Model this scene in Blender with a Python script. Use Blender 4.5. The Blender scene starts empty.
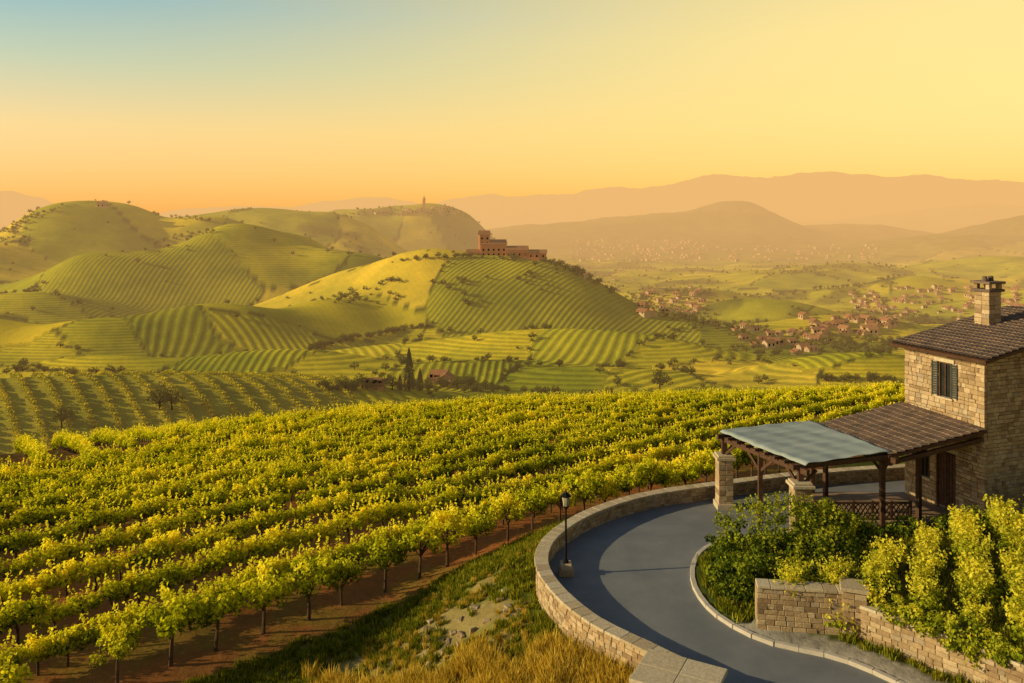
import bpy, math, random
import numpy as np
from mathutils import Vector, Matrix
rng=np.random.default_rng(7); random.seed(7)
CAMZ=15.0; F=800.0; HY=215.0
scene=bpy.context.scene
scene.view_settings.view_transform='Standard'
scene.view_settings.look='None'
scene.view_settings.exposure=0
def lin(r,g,b):
    f=lambda c:(c/255/12.92 if c/255<=.04045 else ((c/255+.055)/1.055)**2.4)
    return (f(r),f(g),f(b),1)
def ss(t):
    t=np.clip(t,0,1); return t*t*(3-2*t)
# ---------------------------------------------------------------- noise
def _h(ix,iy,seed):
    n=(ix.astype(np.int64)*374761393+iy.astype(np.int64)*668265263+seed*982451653)&0x7fffffff
    n=((n^(n>>13))*1274126177)&0x7fffffff
    n=(n^(n>>16))&0xffff
    return n/65535.0
def vn(x,y,seed=0):
    x=np.asarray(x,float);y=np.asarray(y,float)
    ix=np.floor(x);iy=np.floor(y);fx=x-ix;fy=y-iy
    fx=fx*fx*fx*(fx*(fx*6-15)+10);fy=fy*fy*fy*(fy*(fy*6-15)+10)
    a=_h(ix,iy,seed);b=_h(ix+1,iy,seed);c=_h(ix,iy+1,seed);d=_h(ix+1,iy+1,seed)
    return (a*(1-fx)+b*fx)*(1-fy)+(c*(1-fx)+d*fx)*fy*1.0
def fbm(x,y,seed=0,o=4):
    s=0;a=.5;t=0
    for i in range(o):
        s=s+a*vn(x,y,seed+i*17);t+=a;a*=.5;x=x*2.03+13.1;y=y*2.03+7.7
    return s/t
# ---------------------------------------------------------------- curves
def catmull(P,n=8):
    P=[np.array(p,float) for p in P];out=[]
    for i in range(len(P)-1):
        p0=P[max(i-1,0)];p1=P[i];p2=P[i+1];p3=P[min(i+2,len(P)-1)]
        for k in range(n):
            t=k/n
            out.append(.5*((2*p1)+(-p0+p2)*t+(2*p0-5*p1+4*p2-p3)*t*t+(-p0+3*p1-3*p2+p3)*t**3))
    out.append(P[-1]);return np.array(out)
OUT=catmull([(14,8),(11,15),(8.6,20),(6.5,24.4),(4.75,26.4),(2.95,28.4),(1.75,30.9),(1.35,33.3),(2.0,35.8),(4.0,38.6),(7.0,40.9),(11,42.5),(15.8,44.1),(20.7,45.2),(27,46),(40,46.6),(60,47)],8)
ROADPOLY=np.vstack([OUT,[(60,-45),(14,-45)]])
KERB=catmull([(15.5,20),(13.7,23.2),(12.5,25.3),(11.1,26.9),(8.9,28.1),(7.7,29.8),(7.35,31.8),(7.65,33.8),(8.5,35.6),(10,36.8),(12.3,37.3),(14.4,37.9)],8)
LANDPOLY=np.vstack([KERB,[(14.5,38.6),(20,38.6),(22.5,38.3),(60,38.3),(60,-45),(22,-45)]])
GWALL=np.array([(8.85,29.0),(12.0,28.5),(14.8,25.6),(18,21.5)])
GPOLY=np.vstack([GWALL,[(40,17),(60,30),(60,37.5),(25,37.2),(19,35.5),(14,33),(9.4,31)]])
def pip(x,y,P):
    ins=np.zeros(x.shape,bool);n=len(P);j=n-1
    for i in range(n):
        xi,yi=P[i];xj,yj=P[j]
        c=((yi>y)!=(yj>y))
        with np.errstate(divide='ignore',invalid='ignore'):
            xx=(xj-xi)*(y-yi)/((yj-yi) if yj!=yi else 1e-9)+xi
        ins^=c&(x<xx);j=i
    return ins
def pdist(x,y,P):
    d=np.full(x.shape,1e9)
    for i in range(len(P)-1):
        ax,ay=P[i];bx,by=P[i+1];dx=bx-ax;dy=by-ay;L=dx*dx+dy*dy+1e-12
        t=np.clip(((x-ax)*dx+(y-ay)*dy)/L,0,1)
        d=np.minimum(d,(x-ax-t*dx)**2+(y-ay-t*dy)**2)
    return np.sqrt(d)
# ---------------------------------------------------------------- terrain
VY=[0,250,320,420,700,1200,2000,4000,8000,25000]
VZ=[-36,-38,-44,-52,-72,-96,-118,-140,-150,-160]
def zvf(x,y):
    y_=np.maximum(y,1.0)
    return np.interp(y,VY,VZ)+ss((y-330)/300)*ss((-x/y_+.02)/.3)*(1-ss((y-1500)/900))*np.interp(y,[300,700,1200],[12,30,60])
def hz(py,Y): return CAMZ-(py-HY)*Y/F
HILLS=[ # px, py(top), Y, rx, ry, rotdeg, power
 (150,378,192,66,24,8,1),(-40,392,185,45,25,0,1),(330,394,205,30,18,0,1),
 (270,351,268,40,15,10,1),(95,354,262,34,14,-8,1),(490,362,265,40,13,6,1),
 (560,333,312,56,24,-5,1),(715,349,320,40,22,0,1),(405,341,318,40,18,5,1),(620,366,250,34,14,0,1),
 (880,356,260,38,20,0,1),
 (225,303,350,46,28,15,1.1),(95,322,330,34,22,-10,1.1),(-20,318,335,36,24,0,1.1),(330,303,385,34,28,25,1.1),
 (465,253,440,66,48,-8,1.2),(560,262,440,46,40,-10,1.1),(375,272,470,54,44,10,1.2),(655,314,430,46,30,-25,1),
 (240,226,630,66,74,20,1.2),(350,249,620,56,54,0,1.2),(120,258,560,54,44,-20,1.2),
 (95,200,850,86,100,10,1.2),(200,219,890,80,80,0,1.2),(-20,236,720,80,70,0,1.1),
 (30,292,470,50,36,5,1.1),
 (245,207,1250,150,130,0,1.1),(325,214,1200,100,100,0,1),
 (375,209,1700,150,170,0,1.2),(440,208,1750,120,150,0,1.2),
 (735,203,4300,260,500,0,1),(680,213,4200,560,600,0,1),(560,223,4100,520,500,0,1),(850,224,4300,420,500,0,1),
 (1060,212,3200,330,500,0,1),(960,236,2900,300,300,0,1),
 (1010,255,1500,150,170,0,1),(870,264,1450,150,140,0,1),(930,278,1000,110,70,10,1),(760,270,1350,170,120,0,1),(1040,294,800,90,70,0,1),
 (690,286,900,80,80,0,1),(770,296,640,50,46,0,1.2),(850,312,520,44,30,0,1),
 (860,172,12500,2300,1800,0,.9),(980,180,13000,1800,1500,0,.9),(720,180,13500,1500,1500,0,.9),(620,187,12500,1500,1500,0,.9),(500,192,12000,1500,1200,0,.9),
 (1000,205,8000,1400,900,0,.9),(10,193,9000,600,800,0,.9),(250,203,9000,1400,800,0,.9),(360,200,10000,1200,800,0,.9),(-150,195,8000,900,800,0,.9),(1200,190,12000,1800,1500,0,.9),
]
HP=[]
for px,py,Y,rx,ry,rot,pw in HILLS:
    cx_=(px-512)/F*Y
    HP.append((cx_,Y,max(.5,hz(py,Y)-float(zvf(np.float64(cx_),np.float64(Y)))),rx,ry,math.radians(rot),pw))
def H(x,y,near=True):
    x=np.asarray(x,float);y=np.asarray(y,float)
    ze=np.interp(x,[-90,-64,-24,0,48,90],[-15.8,-14.6,-10.2,-8.4,-7.2,-6.8])
    s=np.clip((y-45)/55,0,1.6)
    zp=-3+(ze+3)*s+.35*(fbm(x/22,y/22,5)-.5)*ss((y-30)/40)*2
    u=(y-107)/6; zp=zp-.5*6*np.log1p(np.exp(np.clip(u,-30,60)))
    zp=np.where(y>300,-300,zp)
    zv=zvf(x,y)
    acc=0
    wx=x+ (vn(x/90,y/90,91)-.5)*30*ss((y-250)/300);wy=y+(vn(x/90,y/90,92)-.5)*34*ss((y-250)/300)
    for cx,cy,amp,rx,ry,ro,pw in HP:
        dx=wx-cx;dy=wy-cy;c=math.cos(ro);sn=math.sin(ro)
        a=(dx*c+dy*sn)/rx;b=(-dx*sn+dy*c)/ry
        q=(a*a+b*b)**pw
        acc=acc+(amp*np.exp(-np.clip(q*.7,0,60)))**3.2
    am=np.power(acc+1e-9,1/3.2)
    n=(vn(x/52,y/52,3)-.5)*4.2*ss((y-190)/120)+(vn(x/80,y/80,14)-.5)*10*ss((y-300)/200)+(vn(x/140,y/140,4)-.5)*12*ss((y-400)/400)
    n=n+(fbm(x/500,y/500,8,4)-.5)*26*ss((y-1000)/2500)+(fbm(x/1500,y/1500,9,5)-.5)*330*ss((y-6500)/5000)
    n=n+np.where(y>2200,(fbm(x/260,y/260,11,3)-.5)*26*ss((y-2200)/2000),0)
    zh=zv+am+n
    k=1.5
    z=np.maximum(zp,zh)+k*np.log1p(np.exp(-np.abs(zp-zh)/k))-0
    if near and np.any(y<125):
        m=y<125;xn=x[m];yn=y[m];zz=z[m]
        ins=pip(xn,yn,ROADPOLY);d=pdist(xn,yn,OUT)
        t=ss((d-.2)/8.0)
        zb=-.6*(1-t)+zz*t
        zb=zb+(fbm(xn*.8,yn*.8,21)-.5)*.35*np.clip(d/2,0,1)*(1-t*.6)
        zr=np.full(xn.shape,-.06)
        land=pip(xn,yn,LANDPOLY)&(pdist(xn,yn,KERB)>.08)
        zr=np.where(land,.10+.04*fbm(xn,yn,31),zr)
        g=pip(xn,yn,GPOLY)
        dw=pdist(xn,yn,GWALL);do=pdist(xn,yn,GPOLY[3:])
        hg=(1.2+.07*np.clip(xn-12,0,20))*np.minimum(ss(dw/.35),ss(do/2.5))
        zr=np.where(g,zr+hg,zr)
        z=z.copy();z[m]=np.where(ins,zr,zb)
    return z
def h1(x,y): return float(H(np.array([x]),np.array([y]))[0])
_Ym=np.geomspace(20,20000,2600)
def hit(px,py):
    X=(px-512)/F*_Ym;Z=CAMZ-(py-HY)/F*_Ym
    g=np.nonzero(Z<H(X,_Ym,False))[0]
    if len(g)==0: return None
    i=g[0];return (float(X[i]),float(_Ym[i]),h1(X[i],_Ym[i]))
# ---------------------------------------------------------------- node helpers
def newmat(name):
    m=bpy.data.materials.new(name);m.use_nodes=True
    try: m.cycles.emission_sampling='NONE'
    except Exception: pass
    nt=m.node_tree;nt.nodes.clear()
    return m,nt
def mathn(nt,op,a,b=None,c=None):
    n=nt.nodes.new('ShaderNodeMath');n.operation=op
    for i,v in enumerate([a,b,c]):
        if v is None: continue
        if isinstance(v,(int,float)): n.inputs[i].default_value=v
        else: nt.links.new(v,n.inputs[i])
    return n.outputs[0]
def mixc(nt,f,a,b,mode='MIX'):
    n=nt.nodes.new('ShaderNodeMix');n.data_type='RGBA';n.blend_type=mode
    for s,v in ((0,f),(6,a),(7,b)):
        if isinstance(v,(int,float)): n.inputs[s].default_value=v
        elif isinstance(v,tuple): n.inputs[s].default_value=v
        else: nt.links.new(v,n.inputs[s])
    return n.outputs[2]
def noise(nt,scale,vec=None,detail=4,rough=.55):
    n=nt.nodes.new('ShaderNodeTexNoise');n.inputs['Scale'].default_value=scale
    n.inputs['Detail'].default_value=detail;n.inputs['Roughness'].default_value=rough
    if vec is not None: nt.links.new(vec,n.inputs['Vector'])
    return n.outputs['Fac']
def ramp(nt,fac,stops):
    n=nt.nodes.new('ShaderNodeValToRGB');nt.links.new(fac,n.inputs[0])
    cr=n.color_ramp
    while len(cr.elements)<len(stops): cr.elements.new(.5)
    for e,(p,c) in zip(cr.elements,stops): e.position=p;e.color=c
    return n.outputs[0]
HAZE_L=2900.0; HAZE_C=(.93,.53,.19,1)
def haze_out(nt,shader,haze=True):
    """aerial perspective: warm glow painted into the material, stronger farther from the world origin"""
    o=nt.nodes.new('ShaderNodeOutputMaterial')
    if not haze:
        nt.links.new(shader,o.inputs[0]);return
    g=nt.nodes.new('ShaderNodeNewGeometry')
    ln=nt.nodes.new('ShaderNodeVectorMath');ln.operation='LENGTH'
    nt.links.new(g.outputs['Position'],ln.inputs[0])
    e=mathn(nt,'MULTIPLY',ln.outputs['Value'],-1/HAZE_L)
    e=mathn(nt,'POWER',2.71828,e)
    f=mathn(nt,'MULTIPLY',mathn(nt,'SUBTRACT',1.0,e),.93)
    em=nt.nodes.new('ShaderNodeEmission');em.inputs[0].default_value=HAZE_C;em.inputs[1].default_value=1.0  # haze colour painted on as emission of the surface, no air volume
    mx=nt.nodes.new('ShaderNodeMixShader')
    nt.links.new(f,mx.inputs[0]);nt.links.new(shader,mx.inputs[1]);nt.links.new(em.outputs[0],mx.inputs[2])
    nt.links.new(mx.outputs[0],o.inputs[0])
def simple(name,c1,c2,scale=3,rough=.85,bump=.3,bscale=12,lvmix=None,metal=0,haze=False):
    m,nt=newmat(name)
    tc=nt.nodes.new('ShaderNodeNewGeometry').outputs['Position']
    f=noise(nt,scale,tc);col=mixc(nt,ramp(nt,f,[(.3,(0,0,0,1)),(.7,(1,1,1,1))]),c1,c2)
    if lvmix:
        a=nt.nodes.new('ShaderNodeAttribute');a.attribute_name='lv'
        r=ramp(nt,a.outputs['Fac'],lvmix)
        col=mixc(nt,.72,col,r)
        f2=noise(nt,scale*5,tc,5,.7)
        col=mixc(nt,.8,col,ramp(nt,f2,[(.25,(.55,.55,.55,1)),(.7,(1.15,1.15,1.15,1))]),'MULTIPLY')
    b=nt.nodes.new('ShaderNodeBump');b.inputs['Strength'].default_value=bump;b.inputs['Distance'].default_value=.03
    nt.links.new(noise(nt,bscale,tc,6,.65),b.inputs['Height'])
    p=nt.nodes.new('ShaderNodeBsdfPrincipled');p.inputs['Roughness'].default_value=rough;p.inputs['Metallic'].default_value=metal
    p.inputs['Specular IOR Level'].default_value=.25
    nt.links.new(col,p.inputs['Base Color']);nt.links.new(b.outputs[0],p.inputs['Normal'])
    haze_out(nt,p.outputs[0],haze);return m
def leafmat(name,dark,mid,light,transl=.35,haze=False):
    m,nt=newmat(name)
    a=nt.nodes.new('ShaderNodeAttribute');a.attribute_name='lv'
    oi=nt.nodes.new('ShaderNodeObjectInfo')
    v=mathn(nt,'ADD',a.outputs['Fac'],mathn(nt,'MULTIPLY',mathn(nt,'SUBTRACT',oi.outputs['Random'],.5),.3))
    gp=nt.nodes.new('ShaderNodeNewGeometry').outputs['Position']
    v=mathn(nt,'ADD',v,mathn(nt,'MULTIPLY',mathn(nt,'SUBTRACT',noise(nt,.09,gp,2),.5),.7))
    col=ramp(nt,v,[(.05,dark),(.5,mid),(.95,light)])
    p=nt.nodes.new('ShaderNodeBsdfDiffuse')
    nt.links.new(col,p.inputs['Color'])
    t=nt.nodes.new('ShaderNodeBsdfTranslucent');nt.links.new(mixc(nt,1.0,col,(1.3,1.2,.6,1),'MULTIPLY'),t.inputs[0])
    mx=nt.nodes.new('ShaderNodeMixShader');mx.inputs[0].default_value=transl
    nt.links.new(p.outputs[0],mx.inputs[1]);nt.links.new(t.outputs[0],mx.inputs[2])
    haze_out(nt,mx.outputs[0],haze);return m
stone_lv=[(0,(.20,.13,.07,1)),(.3,(.37,.26,.14,1)),(.6,(.46,.34,.19,1)),(.85,(.56,.44,.27,1)),(1,(.28,.23,.17,1))]
M_stone=simple('stone_masonry',(.34,.24,.13,1),(.44,.32,.18,1),1.5,.9,.6,14,stone_lv)
M_mortar=simple('lime_mortar',(.30,.22,.13,1),(.38,.29,.17,1),4,.95,.5,20)
M_cap=simple('stone_coping',(.42,.34,.22,1),(.52,.43,.28,1),2,.9,.5,12,[(0,(.36,.28,.17,1)),(.5,(.5,.41,.26,1)),(1,(.56,.49,.35,1))])
M_tile=simple('weathered_roof_tiles',(.12,.085,.065,1),(.22,.15,.10,1),2,.85,.4,20,[(0,(.08,.06,.05,1)),(.5,(.16,.115,.09,1)),(1,(.27,.18,.12,1))])
M_wood=simple('dark_timber',(.055,.026,.014,1),(.10,.05,.026,1),6,.7,.4,30)
M_iron=simple('black_iron',(.012,.012,.012,1),(.025,.022,.02,1),8,.45,.2,30,metal=.6)
M_cloth=simple('canvas_canopy',(.24,.29,.29,1),(.31,.36,.35,1),1.2,.85,.15,8)
M_glassdark=simple('window_glass',(.015,.018,.02,1),(.03,.03,.03,1),2,.12,.0,3)
M_shutter=simple('shutter_paint',(.03,.04,.038,1),(.045,.055,.05,1),5,.6,.2,20)
M_terr=simple('terracotta_paving',(.2,.13,.08,1),(.3,.2,.13,1),1.5,.85,.3,9)
M_kerb=simple('kerb_stone',(.42,.38,.31,1),(.52,.47,.39,1),3,.9,.3,15)
M_bark=simple('bark',(.06,.035,.02,1),(.11,.07,.04,1),6,.95,.7,14)
M_lamp=simple('frosted_lantern_glass',(.5,.45,.35,1),(.6,.55,.42,1),4,.3,0,5)
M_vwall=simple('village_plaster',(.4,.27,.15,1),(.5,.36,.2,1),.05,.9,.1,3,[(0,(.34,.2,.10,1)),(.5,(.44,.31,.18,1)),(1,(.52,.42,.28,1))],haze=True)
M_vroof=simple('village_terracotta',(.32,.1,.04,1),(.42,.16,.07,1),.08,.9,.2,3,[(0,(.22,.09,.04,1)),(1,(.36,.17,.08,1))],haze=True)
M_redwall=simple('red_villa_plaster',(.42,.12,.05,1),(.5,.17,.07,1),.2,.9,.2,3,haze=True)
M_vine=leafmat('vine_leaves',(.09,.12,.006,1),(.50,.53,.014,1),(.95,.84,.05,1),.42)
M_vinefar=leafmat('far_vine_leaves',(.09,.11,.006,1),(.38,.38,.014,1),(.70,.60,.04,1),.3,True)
M_bush=leafmat('bush_leaves',(.03,.06,.008,1),(.13,.18,.014,1),(.42,.42,.03,1),.3)
M_hedge=leafmat('garden_leaves',(.06,.10,.006,1),(.29,.34,.018,1),(.80,.72,.06,1),.4)
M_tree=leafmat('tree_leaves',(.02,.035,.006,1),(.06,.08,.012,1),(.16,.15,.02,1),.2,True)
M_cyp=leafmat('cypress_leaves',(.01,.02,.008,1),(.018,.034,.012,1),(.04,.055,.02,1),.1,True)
M_dry=leafmat('dry_grass',(.26,.18,.03,1),(.56,.42,.06,1),(.85,.64,.13,1),.35)
M_grass=leafmat('green_grass',(.06,.08,.008,1),(.22,.24,.015,1),(.50,.42,.05,1),.3)
# ---------------------------------------------------------------- mesh helpers
def add(name,V,Fc,mat,lv=None,parent=None,smooth=False,link=True):
    me=bpy.data.meshes.new(name);me.from_pydata([tuple(map(float,v)) for v in V],[],[tuple(map(int,f)) for f in Fc])
    if lv is not None:
        a=me.attributes.new('lv','FLOAT','FACE');a.data.foreach_set('value',np.asarray(lv,np.float32))
    me.materials.append(mat)
    if smooth: me.polygons.foreach_set('use_smooth',[True]*len(me.polygons))
    o=bpy.data.objects.new(name,me)
    if link: scene.collection.objects.link(o)
    if parent: o.parent=parent
    return o
def empty(name,loc=(0,0,0),rz=0):
    e=bpy.data.objects.new(name,None);e.location=loc;e.rotation_euler=(0,0,rz);e.empty_display_size=.3
    scene.collection.objects.link(e);return e
BOXF=[(3,2,1,0),(4,5,6,7),(0,1,5,4),(1,2,6,5),(2,3,7,6),(3,0,4,7)]
class Geo:
    def __init__(s): s.V=[];s.F=[];s.L=[]
    def raw(s,V,Fc,lv=None):
        b=len(s.V);s.V+= [tuple(v) for v in V]
        l=random.random() if lv is None else lv
        for f in Fc: s.F.append(tuple(i+b for i in f));s.L.append(l)
    def box(s,c,d,rz=0,jit=0,lv=None):
        cr,sr=math.cos(rz),math.sin(rz);V=[]
        for z in (-.5,.5):
            for a,b in ((-.5,-.5),(.5,-.5),(.5,.5),(-.5,.5)):
                x=a*d[0]+random.uniform(-jit,jit);y=b*d[1]+random.uniform(-jit,jit);zz=z*d[2]+random.uniform(-jit,jit)*.6
                V.append((c[0]+x*cr-y*sr,c[1]+x*sr+y*cr,c[2]+zz))
        s.raw(V,BOXF,lv)
    def beam(s,p0,p1,w,h,lv=None):
        p0=Vector(p0);p1=Vector(p1);d=(p1-p0).normalized()
        up=Vector((0,0,1)) if abs(d.z)<.95 else Vector((1,0,0))
        a=d.cross(up).normalized()*w/2;b=a.cross(d).normalized()*h/2
        V=[p+sa*a+sb*b for p in (p0,p1) for sa,sb in ((-1,-1),(1,-1),(1,1),(-1,1))]
        s.raw(V,BOXF,lv)
    def tube(s,pts,rad,n=8,lv=None):
        V=[];Fc=[]
        for i,(p,r) in enumerate(zip(pts,rad)):
            p=Vector(p);q=Vector(pts[min(i+1,len(pts)-1)])-Vector(pts[max(i-1,0)]);q.normalize()
            up=Vector((0,0,1)) if abs(q.z)<.9 else Vector((1,0,0))
            a=q.cross(up).normalized();b=q.cross(a).normalized()
            for k in range(n):
                t=2*math.pi*k/n;V.append(p+a*math.cos(t)*r+b*math.sin(t)*r)
        for i in range(len(pts)-1):
            for k in range(n):
                k2=(k+1)%n;Fc.append((i*n+k,i*n+k2,(i+1)*n+k2,(i+1)*n+k))
        Fc.append(tuple(range(n)));Fc.append(tuple(range(len(pts)*n-1,len(pts)*n-n-1,-1)))
        s.raw(V,Fc,lv)
    def leaves(s,C,Nn,size,lv):
        n=len(C)
        if n==0:return
        Nn=Nn/np.linalg.norm(Nn,axis=1,keepdims=True)
        r=rng.normal(size=(n,3));a=np.cross(Nn,r);a/=np.linalg.norm(a,axis=1,keepdims=True);b=np.cross(Nn,a)
        sz=(size*rng.uniform(.6,1.3,n))[:,None]
        Q=np.stack([C-a*sz*.5,C-b*sz*.34+Nn*sz*.1,C+a*sz*.5,C+b*sz*.34+Nn*sz*.1],1).reshape(-1,3)
        b0=len(s.V);s.V+=Q.tolist()
        s.F+=(np.arange(4*n).reshape(-1,4)+b0).tolist();s.L+=list(lv)
    def obj(s,name,mat,parent=None,smooth=False,link=True,bevel=0):
        o=add(name,s.V,s.F,mat,s.L,parent,smooth,link)
        if bevel:
            m=o.modifiers.new('bevel','BEVEL');m.width=bevel;m.segments=2;m.limit_method='ANGLE'
        return o
def crown(g,c,r,nl,lr,nleaf,size,flat=1.0):
    """lumpy crown: leaves on many small lumps spread through an ellipsoid"""
    for i in range(nl):
        d=rng.normal(size=3);d/=np.linalg.norm(d);rr=rng.uniform(.35,1)**.6
        if d[2]<-.3: d[2]*=.4
        p=np.array(c)+d*np.array(r)*rr
        R=lr*rng.uniform(.6,1.25)
        q=rng.normal(size=(nleaf,3));q/=np.linalg.norm(q,axis=1,keepdims=True)
        C=p+q*R*rng.uniform(.55,1.1,(nleaf,1))*np.array([1,1,.8*flat])
        tone=rng.uniform(-.14,.14)
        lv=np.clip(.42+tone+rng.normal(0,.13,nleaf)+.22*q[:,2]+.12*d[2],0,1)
        g.leaves(C,q+rng.normal(0,.55,(nleaf,3))+np.array([0,0,.25]),size,lv)
def join_mats(name,parts,link=False):
    V=[];Fc=[];L=[];mi=[];me=bpy.data.meshes.new(name)
    for k,(g,m) in enumerate(parts):
        b=len(V);V+=g.V;Fc+=[tuple(i+b for i in f) for f in g.F];L+=list(g.L);mi+=[k]*len(g.F);me.materials.append(m)
    me.from_pydata([tuple(v) for v in V],[],Fc)
    a=me.attributes.new('lv','FLOAT','FACE');a.data.foreach_set('value',np.asarray(L,np.float32))
    me.polygons.foreach_set('material_index',np.array(mi,np.int32))
    o=bpy.data.objects.new(name,me)
    if link: scene.collection.objects.link(o)
    return o
def make_vine(k,kind='tree'):
    g=Geo();t=Geo()
    lean=rng.uniform(-.12,.12,2)
    if kind=='tree':      # small tree with visible stem (front rows)
        t.tube([(0,0,-.3),(lean[0]*.5,lean[1]*.5,.5),(lean[0],lean[1],1.1),(lean[0]*1.2,lean[1],1.9)],[.09,.07,.06,.03],7)
        for i in range(5):
            a=rng.uniform(0,6.28);t.tube([(lean[0],lean[1],.95+.08*i),(lean[0]+.4*math.cos(a),lean[1]+.4*math.sin(a),1.45+.05*i),(lean[0]+.85*math.cos(a),lean[1]+.85*math.sin(a),1.9)],[.04,.03,.012],5)
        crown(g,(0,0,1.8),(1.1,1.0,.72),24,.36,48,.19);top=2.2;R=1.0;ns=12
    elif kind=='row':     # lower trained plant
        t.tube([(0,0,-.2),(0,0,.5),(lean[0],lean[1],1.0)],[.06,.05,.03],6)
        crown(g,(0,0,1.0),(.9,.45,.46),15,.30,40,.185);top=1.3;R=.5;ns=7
    elif kind=='shrub':
        t.tube([(0,0,-.1),(lean[0],lean[1],.7)],[.03,.012],5)
        crown(g,(0,0,.5),(.55,.55,.38),11,.26,44,.12);top=.7;R=.5;ns=26
    else:
        crown(g,(0,0,.8),(1.1,.4,.42),9,.38,18,.4);top=1.3;R=.7;ns=0
        t.tube([(0,0,-.2),(0,0,.7)],[.06,.03],4)
    for i in range(ns):
        a=rng.uniform(0,6.28);rr=rng.uniform(.1,1.0)*R;n=6
        z=np.linspace(0,.45,n);C=np.stack([rr*math.cos(a)+z*.4*math.cos(a)+rng.normal(0,.04,n),rr*math.sin(a)*.7+z*.4*math.sin(a)+rng.normal(0,.04,n),top+z+rng.normal(0,.03,n)],1)
        g.leaves(C,rng.normal(size=(n,3))+np.array([0,0,.6]),.12 if kind=='shrub' else .16,np.clip(rng.normal(.78,.1,n),0,1))
    return join_mats('vine_plant_%d'%k,[(g,M_vinefar if kind=='far' else (M_hedge if kind=='shrub' else M_vine)),(t,M_bark)])
def make_tree(k,h=6,r=2.6,mat=None,nl=30,nleaf=26,size=.45):
    g=Geo();t=Geo()
    t.tube([(0,0,-.4),(.1,0,h*.22),(.15,.1,h*.45),(.1,0,h*.75)],[h*.035,h*.028,h*.02,h*.008],8)
    for i in range(7):
        a=rng.uniform(0,6.28);z=h*rng.uniform(.25,.45)
        t.tube([(.1,0,z),(r*.45*math.cos(a),r*.45*math.sin(a),z+h*.14),(r*.75*math.cos(a),r*.75*math.sin(a),z+h*.25)],[h*.014,h*.009,h*.003],5)
    crown(g,(0,0,h*.53),(r,r*.9,h*.38),nl,r*.32,nleaf,size)
    return join_mats('tree_%d'%k,[(g,mat or M_tree),(t,M_bark)])
def make_cypress(k,h=9,r=1.0):
    g=Geo();t=Geo();t.tube([(0,0,-.3),(0,0,h*.5)],[.18,.08],6)
    n=2600;z=rng.uniform(.04,1,n);prof=np.sin(np.pi*np.clip(z,0,1)**.55)**.7*(1-z*.35)
    a=rng.uniform(0,6.28,n);rr=r*prof*rng.uniform(.7,1.05,n)*(1+.18*np.sin(a*5+z*17))
    C=np.stack([rr*np.cos(a),rr*np.sin(a),z*h],1)
    g.leaves(C,np.stack([np.cos(a),np.sin(a),.4+0*a],1)+rng.normal(0,.4,(n,3)),.3,np.clip(rng.normal(.45,.18,n),0,1))
    return join_mats('cypress_%d'%k,[(g,M_cyp),(t,M_bark)])
def make_tuft(k,mat,h,n=60,spread=.28,w=.022):
    g=Geo()
    for i in range(n):
        a=rng.uniform(0,6.28);r=rng.uniform(0,spread);x,y=r*math.cos(a),r*math.sin(a);hh=h*rng.uniform(.5,1.1)
        lx,ly=math.cos(a)*hh*rng.uniform(.05,.5),math.sin(a)*hh*rng.uniform(.05,.5)
        b=rng.uniform(0,3.14);dx,dy=math.cos(b)*w,math.sin(b)*w
        g.raw([(x-dx,y-dy,-.05),(x+dx,y+dy,-.05),(x+lx*.45+dx*.8,y+ly*.45+dy*.8,hh*.6),(x+lx*.45-dx*.8,y+ly*.45-dy*.8,hh*.6),(x+lx,y+ly,hh)],[(0,1,2,3),(3,2,4)],float(np.clip(rng.normal(.5,.2),0,1)))
    return g.obj('tuft_%d'%k,mat,link=False)
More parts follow.
